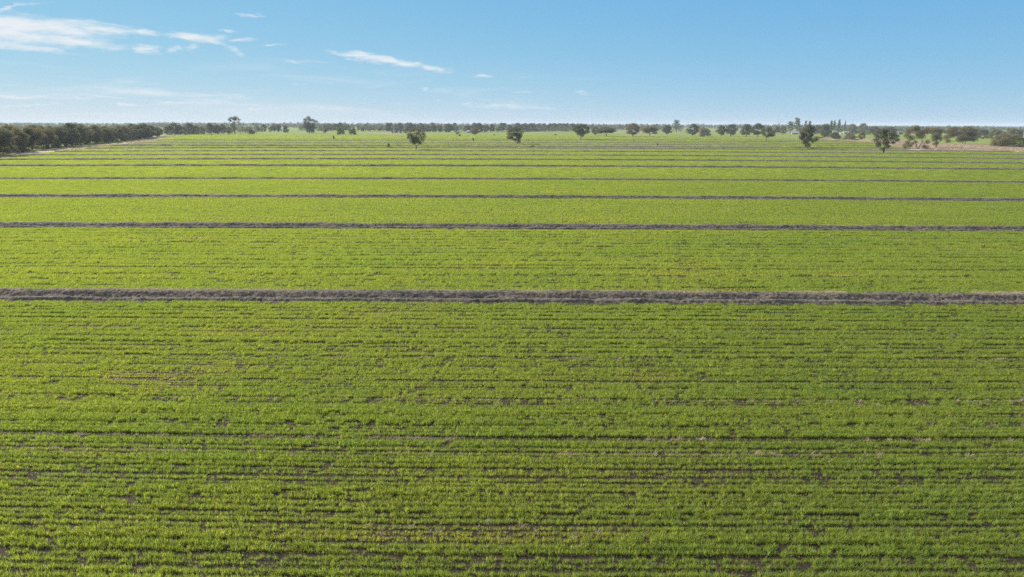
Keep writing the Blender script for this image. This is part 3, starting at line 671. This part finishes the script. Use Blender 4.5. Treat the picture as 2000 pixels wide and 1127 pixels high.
# trees along the back of the field, one by one
SOLO = [('gum', 1163, 264, 247, 19, M_GUM, 'gum tree just left of the lowest spreading tree behind the crop edge'), ('spread', 1184, 266.5, 246.5, 33, M_GUM, 'low spreading dark tree right of the heart-shaped gum'),
        ('gum', 1236, 267, 241, 28, M_OLIVE, 'brownish gum tree on two visible trunks behind the crop'), ('spread', 1269, 266.5, 243.5, 32, M_OLIVE, 'wide domed gum tree with thick low crown behind the crop'),
        ('gum', 1302, 264, 244.5, 19, M_GUM, 'thin see-through gum tree left of the tall light poplar-like tree'), ('tall', 1321, 257, 234, 17, M_BRIGHT, 'tall light green tree poking above the horizon among the paddock trees'),
        ('gum', 1353, 265.5, 242, 26, M_GUM, 'dark round gum tree, left one of a close pair'), ('bush', 1375, 267, 249.5, 25, M_OLIVE, 'low leafy tree, right one of a close pair with foliage to the ground'),
        ('gum', 1408, 266, 245, 20, M_GUM, 'left end tree of a touching row of gums'), ('gum', 1427, 266, 243, 26, M_GUM, 'second tree in a touching row of gums, on a thick trunk'),
        ('gum', 1457, 267, 242.5, 24, M_GUM, 'third tree in a touching row of gums, with leaning trunk'), ('gum', 1480, 267.5, 241, 26, M_GUM, 'tallest right hand tree in a touching row of gums'),
        ('gum', 1518, 261, 247, 14, M_GUM, 'small gum tree in the paddock under the bare dead tree'), ('gum', 1529, 263, 247, 16, M_OLIVE, 'small round gum tree right of the bare dead tree'),
        ('tall', 1543, 260, 237, 17, M_BRIGHT, 'left half of a tall pale pair of trees near farm sheds'), ('tall', 1556, 260, 230, 16, M_BRIGHT, 'right and taller half of a tall pale pair of trees near farm sheds'),
        ('tall', 1572, 260, 236, 8, M_DARK, 'thin dark conifer showing just above the ragged gum'), ('tall', 1580, 260, 236.5, 9, M_DARK, 'second thin dark conifer showing above the ragged gum'),
        ('full', 1596, 262, 244, 18, M_GUM, 'rounded tree right behind the ragged gum with jutting clump'), ('full', 1611, 268, 242, 22, M_DARK, 'large dark tree left of the farm poplars, down to the ground'),
        ('poplar', 1622, 260, 234.5, 9, M_BRIGHT, 'left tall poplar of the farm group'), ('poplar', 1628, 260, 234, 8, M_BRIGHT, 'middle tall poplar of the farm group'), ('poplar', 1637, 260, 232.5, 9, M_BRIGHT, 'tallest poplar of the farm group'), ('poplar', 1649, 259, 235.5, 5, M_DARK, 'narrow dark column poplar right of the farm group'),
        ('bush', 1630, 272, 257.5, 20, M_GUM, 'grey bush at the crop edge below the farm roofs'), ('bush', 1659, 273.5, 260, 22, M_OLIVE, 'rounded brownish bush on the verge below the white roof'), ('gum', 1683, 274, 258, 13, M_OLIVE, 'small pale tree on the verge right of the brownish bush'),
        ('bush', 1604, 270.5, 267.5, 12, M_OLIVE, 'very low brown shrub on the far verge of the crop'), ('bush', 1673, 274.5, 271.5, 10, M_DARK, 'tiny dark shrub between the bush and small pale tree'),
        ('full', 1664, 263, 241.5, 18, M_OLIVE, 'brownish tree standing behind the white farm roof'), ('full', 1684, 262, 240, 20, M_OLIVE, 'taller brownish tree right of the white farm roof'), ('full', 1706, 264, 246.5, 24, M_DARK, 'dark spreading tree behind the broad gum on the right'),
        ('full', 1738, 264, 248, 24, M_DARK, 'dark tree between the broad gum and pale shed'), ('full', 1750, 262, 250, 22, M_OLIVE, 'olive tree over the pale shed'),
        ('bush', 665, 263.5, 248.5, 17, M_BRIGHT, 'light green bush, larger of two in the pasture behind the crop'), ('bush', 689, 263.5, 251, 14, M_BRIGHT, 'light green bush, smaller of two in the pasture behind the crop'),
        ('full', 558, 259, 245, 13, M_DARK, 'dark compact tree at the pasture edge left of the two-tier tree'), ('bush', 492, 262.5, 253, 12, M_DARK, 'dark low bush near the end of the left belt'),
        ('gum', 928, 264, 249.5, 21, M_OLIVE, 'round olive tree in front of the far wood near a white roof'), ('bush', 893, 262.5, 258, 7, M_OLIVE, 'thin brown shrub in the pasture before the far wood'), ('bush', 898, 266.5, 262, 5, M_DARK, 'tiny dark bush at the end of the crop'),
        ('bush', 759, 287.8, 279.5, 6, M_OLIVE, 'pale thin shrub beside the broad grey bank'), ('bush', 1587, 292, 288.5, 7, M_DARK, 'low dark shrub at the foot of the ragged gum'), ('bush', 635, 259.5, 250, 10, M_OLIVE, 'brown bush right of the two-tier tree'),
        ('full', 1921, 271, 253, 24, M_DARK, 'dark tree left in the row behind the dry paddock'), ('full', 1941, 272, 252, 24, M_OLIVE, 'olive tree behind the low rounded tree'), ('full', 1992, 288, 268, 30, M_BRIGHT, 'greenish low tree cut by the right edge of the photo'),
        ('full', 1978, 272, 251, 26, M_OLIVE, 'taller olive tree in the back row at the right edge'), ('full', 1905, 270, 252.5, 20, M_OLIVE, 'olive tree in the back row right of the very wide gum')]
SHNAME = {'bush': 'shrub', 'poplar': 'poplar_tree'}
for (sh, px, pb, pt, w, mt, lab) in SOLO:
    place(sh, px, pb, pt, w, mt, lab, 'shrub' if sh == 'bush' else 'tree', name=SHNAME.get(sh, 'gum_tree'))

# belts and woods: rows of trees along their edges
def belt(pts, tops, gap, rows, back, shapes, mats, label, group, seed, wf=1.25):
    r = random.Random(seed); n_ = 0
    W = [gp(*p) for p in pts]
    for q in range(rows):
        for i in range(len(W) - 1):
            a, b = Vector(W[i]), Vector(W[i + 1]); L = (b - a).length; m_ = max(1, int(L / gap)); t0 = r.random()
            for k in range(m_):
                t = (k + t0 * 0.9) / m_; p = a.lerp(b, t); p += Vector((r.uniform(-.35, .35) * gap, r.uniform(-.35, .35) * gap)) + Vector(back) * q
                if abs(p.x) > 0.80 * p.y + 6: continue
                # pixel of this foot
                d = Vector((p.x, p.y, -H)); z = d.dot(fwd); px = CX + F * d.dot(rgt) / z; py = CY - F * d.dot(upv) / z
                tp = tops[0] + (tops[1] - tops[0]) * (i + t) / (len(W) - 1) + r.gauss(0, 1.8)
                hh = (py - tp) * z / F * r.uniform(0.9, 1.05); hh = min(max(hh * r.uniform(0.62, 1.15), 6.0), 19)
                place(r.choice(shapes), px, py, py - hh * F / z, hh * r.uniform(0.62, 0.9) * F / z * wf * 0.85, r.choice(mats), label, 'tree', group, seed=r.randrange(10 ** 6)); n_ += 1
    return n_
cnt = 0
cnt += belt([(-75, 314), (0, 302), (60, 293), (110, 288), (160, 283), (210, 278.5), (260, 273.5), (312, 267)], (250, 246.5), 9.0, 2, (-11, 5), ['full', 'full', 'gum', 'gum', 'spread'], [M_GUM, M_GUM, M_OLIVE, M_OLIVE, M_DARK],
            'grey-green gum tree in the dense belt beside the left edge of the crop', 'gum trees of the left belt', 21)
cnt += belt([(325, 263.5), (380, 262), (450, 262)], (243, 244), 8.5, 2, (0, 12), ['full', 'gum'], [M_GUM, M_OLIVE, M_DARK], 'gum tree in the short belt across the far left corner of the crop', 'gum trees at the far left corner', 22)
cnt += belt([(470, 257.5), (530, 257.5), (552, 257)], (243.5, 241), 11, 1, (0, 12), ['full', 'gum'], [M_GUM, M_DARK], 'blue-grey gum tree between the left belt and the two-tier tree', 'gum trees left of the two-tier tree', 23)
cnt += belt([(620, 256), (760, 256.5), (900, 258.5), (1010, 257.5), (1120, 255)], (242, 239.5), 9.0, 1, (0, 14), ['full', 'full', 'gum', 'tall'], [M_GUM, M_GUM, M_DARK, M_OLIVE], 'gum tree in the long wood behind the middle of the crop', 'trees of the long middle wood', 24)
cnt += belt([(760, 260.5), (800, 260.5)], (248, 248), 8.5, 1, (0, 14), ['full'], [M_DARK], 'dark low tree in front of the long wood behind the lone vase-shaped gum', 'low dark trees before the wood', 25)
cnt += belt([(1110, 253.5), (1230, 253.5), (1300, 253)], (243.5, 243.5), 16, 1, (0, 14), ['full', 'tall', 'gum'], [M_GUM, M_DARK], 'hazy tree in the thin line far behind the gums right of centre', 'hazy trees right of centre', 26)
cnt += belt([(1700, 259), (1850, 259), (2030, 261)], (248.5, 251), 14, 1, (0, 14), ['full', 'gum'], [M_GUM, M_DARK, M_OLIVE], 'grey-green tree in the background row behind the right hand gums', 'background trees on the right', 27)
cnt += belt([(1838, 266), (1930, 267.5), (2030, 270)], (251, 253), 10, 1, (0, 14), ['full', 'full', 'gum'], [M_GUM, M_DARK, M_OLIVE], 'olive tree in the closed row just behind the dry paddock on the right', 'trees right behind the dry paddock', 28)
print('belt trees', cnt)

# far wood along the horizon: one mass
def far_wood():
    r = np.random.default_rng(5); VV = []
    #        px span      depth span   trees  height      keep    leaf  density
    zones = [(-80, 520, 950, 2100, 760, (8, 13), 0.33, 1.5, 0.9), (590, 1130, 1480, 1750, 330, (12, 18), 0.0, 1.5, 0.9), (1130, 1330, 1650, 2300, 150, (10, 16), 0.30, 1.6, 0.9),
             (1540, 2060, 1250, 2000, 560, (9, 14), 0.30, 1.5, 1.2), (-100, 2100, 2000, 5600, 6500, (11, 18), 0.30, 2.6, 1.6)]
    for k, (p0, p1, d0, d1, n, hh, keep, leaf, dens) in enumerate(zones):
        cl = []
        for i in range(n):
            d = r.uniform(d0, d1); x = d * (r.uniform(p0, p1) - CX) / F; y = d
            if vnoise(np.array([x / (0.12 * d)]), np.array([y / 240.0]), 9 + k)[0] < keep: continue
            h = r.uniform(*hh) + (4.0 if k == 4 and 300 < CX + F * x / d < 1650 else 0); w = r.uniform(7, 13)
            for q in range(3): cl.append((x + r.normal(0, w * 0.3), y + r.normal(0, w * 0.3), h * r.uniform(0.14, 0.82), w * 0.42, h * 0.24))
        VV.append(clump_leaves(cl, leaf, dens * 0.35, 77 + k)[0])
    V = np.concatenate(VV); Fc = np.arange(len(V)).reshape(-1, 4); print('wood leaves', len(Fc))
    o = link_mesh('distant_wood', V, Fc, M_DARK); tag(o, 'blue hazy distant wood in broken bands along the horizon', 'wood', kind='stuff')
far_wood()

# dead tree, stumps and logs
def dead_tree(px, pb, pt, label, seed=3):
    x, y = gp(px, pb); s = px_size(x, y); h = (pb - pt) * s; r = random.Random(seed); V = []; Fc = []
    e = empty('dead_tree', (x, y, 0)); tag(e, label, 'tree')
    f = Vector((0, 0, h * 0.30)); tube(V, Fc, bent((0, 0, -0.2), f, r, 0.03), [0.75, 0.6, 0.52, 0.48, 0.42], 8)
    link_mesh('trunk', [tuple(v) for v in V], Fc, M_DEAD, e, True)
    V = []; Fc = []
    for (dx, dz, q) in [(-0.34, 0.98, 0.34), (0.38, 0.92, 0.34), (-0.05, 0.72, 0.26), (0.16, 0.80, 0.25), (-0.52, 0.70, 0.22), (0.55, 0.62, 0.2)]:
        P = bent(f, (dx * h * 0.62, r.uniform(-.2, .2) * h, dz * h), r, 0.06, 7); tube(V, Fc, P, [q * (1 - 0.13 * i) for i in range(7)], 6)
        for j in (3, 4, 5):
            e2 = Vector(P[j]) + Vector((r.uniform(-.12, .12) * h, r.uniform(-.1, .1) * h, r.uniform(.04, .16) * h)); tube(V, Fc, bent(P[j], e2, r, 0.08, 4), [q * 0.4, q * 0.3, q * 0.22, q * 0.12], 5)
    link_mesh('bare_branches', [tuple(v) for v in V], Fc, M_DEAD, e, True)
dead_tree(1520.5, 257, 230, 'bare dead tree with forked grey branches against the sky')
def stump(px, pb, pt, wpx, label, seed, lean=0.0):
    x, y = gp(px, pb); s = px_size(x, y); h = (pb - pt) * s; w = wpx * s * 0.5; r = random.Random(seed); V = []; Fc = []
    P = [Vector((lean * h * t, 0, -0.1 + (h + 0.1) * t)) for t in (0, 0.12, 0.3, 0.55, 0.8, 1.0)]
    tube(V, Fc, P, [w * q for q in (1.35, 1.0, 0.85, 0.75, 0.7, 0.35)], 10)
    for i in range(50, 60): V[i] += Vector((0, 0, r.uniform(-0.22, 0.15) * h))
    for q in range(3):
        a = r.uniform(0, 6.28); tube(V, Fc, bent(P[2 + q], P[2 + q] + Vector((math.cos(a) * w * 1.7, math.sin(a) * w * 1.7, h * 0.22)), r, 0.05, 4), [w * 0.35, w * 0.28, w * 0.2, w * 0.1], 6)
    for q in range(5):
        a = q * 1.26; tube(V, Fc, [Vector((0, 0, 0.25 * w)), Vector((math.cos(a) * w * 1.3, math.sin(a) * w * 1.3, 0.1 * w)), Vector((math.cos(a) * w * 2, math.sin(a) * w * 2, -0.1))], [w * 0.5, w * 0.35, w * 0.12], 6)
    o = link_mesh('tree_stump', [tuple(v) for v in V], Fc, M_CHAR, smooth=True); o.location = (x, y, 0.03); tag(o, label, 'stump'); return o
stump(653, 272, 264.8, 3.2, 'dark leaning stump in the far crop right of the light green bushes', 1, -0.35)
stump(925, 275, 269.8, 3.4, 'dark forked stump in the far crop below the round olive tree', 2, -0.2)
stump(1284, 284.2, 279.8, 3.0, 'short black stump alone in the far crop right of centre', 3)
stump(965, 264, 261.8, 2.6, 'tiny dark stump at the pasture edge behind the crop', 4)
def log_heap(px, pb, wpx, hpx, n, label, seed):
    x, y = gp(px, pb); s = px_size(x, y); L = wpx * s; hh = hpx * s; r = random.Random(seed); V = []; Fc = []
    for i in range(n):
        z = hh * (i / n) * 0.75 + 0.2; ang = r.uniform(-.35, .35); l = L * r.uniform(0.55, 1) * (1 - 0.35 * i / n); q = hh * r.uniform(0.16, 0.24); ox, oy = r.uniform(-.15, .15) * L, r.uniform(-.6, .6)
        d = Vector((math.cos(ang), math.sin(ang), r.uniform(-.08, .1))) * l / 2; c = Vector((ox, oy, z))
        tube(V, Fc, bent(c - d, c + d, r, 0.03, 5), [q * 0.7, q, q * 0.95, q * 0.9, q * 0.55], 7)
    o = link_mesh('log_heap', [tuple(v) for v in V], Fc, M_CHAR, smooth=True); o.location = (x, y, 0); tag(o, label, 'logs')
log_heap(1040, 287.5, 10, 3.6, 9, 'heap of dark logs on the broad grey bank right of the leaning gum', 1)
log_heap(1084.5, 264, 7, 2.2, 5, 'low pile of dark logs on the verge left of the heart-shaped gum', 2)
log_heap(713, 286.2, 7, 2.2, 5, 'small dark brush pile on the broad grey bank left of the vase-shaped gum', 3)

# farm buildings
def shed(px, pb, pt, wpx, label, wallm, cat='shed', name='farm_shed', deep=0.7, rz=0.1, windows=True):
    x, y = gp(px, pb); s = px_size(x, y); w = wpx * s; h = max((pb - pt) * s, 3.0); eave = h * 0.58; d = w * deep
    e = empty(name, (x, y, 0), rz); tag(e, label, cat)
    hw, hd = w / 2, d / 2
    V = [(-hw, -hd, 0), (hw, -hd, 0), (hw, hd, 0), (-hw, hd, 0), (-hw, -hd, eave), (hw, -hd, eave), (hw, hd, eave), (-hw, hd, eave), (-hw, 0, h - 0.15), (hw, 0, h - 0.15)]
    link_mesh('wall', V, [(0, 1, 5, 4), (2, 3, 7, 6), (1, 2, 6, 9, 5), (3, 0, 4, 8, 7)], wallm, e)
    o_ = 0.5; t = 0.12
    A = [(-hw - o_, -hd - o_, eave - 0.2), (hw + o_, -hd - o_, eave - 0.2), (hw + o_, 0, h), (-hw - o_, 0, h), (-hw - o_, hd + o_, eave - 0.2), (hw + o_, hd + o_, eave - 0.2)]
    B = [(a, b, c + t) for a, b, c in A]
    link_mesh('roof', A + B, [(1, 0, 3, 2), (2, 3, 4, 5), (6, 7, 8, 9), (9, 8, 11, 10), (0, 1, 7, 6), (5, 4, 10, 11), (0, 6, 9, 3), (3, 9, 10, 4), (1, 2, 8, 7), (2, 5, 11, 8)], M_ROOF, e)
    def pane(nm, x0, x1, z0, z1):
        yy = -hd - 0.05; link_mesh(nm, [(x0, yy, z0), (x1, yy, z0), (x1, yy, z1), (x0, yy, z1), (x0, yy + 0.04, z0), (x1, yy + 0.04, z0), (x1, yy + 0.04, z1), (x0, yy + 0.04, z1)],
                             [(0, 1, 2, 3), (4, 7, 6, 5), (0, 4, 5, 1), (1, 5, 6, 2), (2, 6, 7, 3), (3, 7, 4, 0)], M_GLASS, e)
    if windows:
        pane('door', -w * 0.06, w * 0.06, 0.05, eave * 0.8)
        pane('window', -w * 0.36, -w * 0.2, eave * 0.4, eave * 0.78); pane('window', w * 0.2, w * 0.36, eave * 0.4, eave * 0.78)
shed(1651, 261.5, 256.5, 10, 'farmhouse with white roof between trees, largest bright roof on the right', M_WALL, 'house', 'farmhouse')
shed(1629, 260.5, 255.2, 6, 'small white roofed shed behind the grey bush', M_WALL, windows=False)
shed(1643, 262.3, 259.2, 5, 'tiny white roofed shed just left of the farmhouse', M_WALL, windows=False)
shed(1757, 262.5, 256, 9, 'pale shed half hidden behind the broad gum on the right', M_GREYW)
shed(1552, 262, 257.5, 13, 'long low grey shed beneath the tall pale pair of trees', M_GREYW, deep=0.35)
shed(916, 259.5, 254.5, 8, 'shed with white roof before the far wood beside the round olive tree', M_GREYW)
shed(896, 259.5, 255.2, 5, 'smaller white shed before the far wood near the centre', M_GREYW, windows=False)

# ---------------------------------------------------------------- the air
def haze():
    x0, x1, y0, y1, z0, z1 = -G - 200, G + 200, -800, 13200, -1.0, 40.0
    V = [(x, y, z) for z in (z0, z1) for y in (y0, y1) for x in (x0, x1)]
    mt, g = new_mat('air')
    v = g.n('ShaderNodeVolumePrincipled', ins={'Color': (0.74, 0.84, 0.96, 1), 'Density': 0.00009, 'Anisotropy': 0.0})
    g.n('ShaderNodeOutputMaterial', ins={'Volume': v.outputs[0]})
    o = link_mesh('haze', V, [(0, 2, 3, 1), (4, 5, 7, 6), (0, 1, 5, 4), (2, 6, 7, 3), (0, 4, 6, 2), (1, 3, 7, 5)], mt)
    tag(o, kind='stuff')
haze()
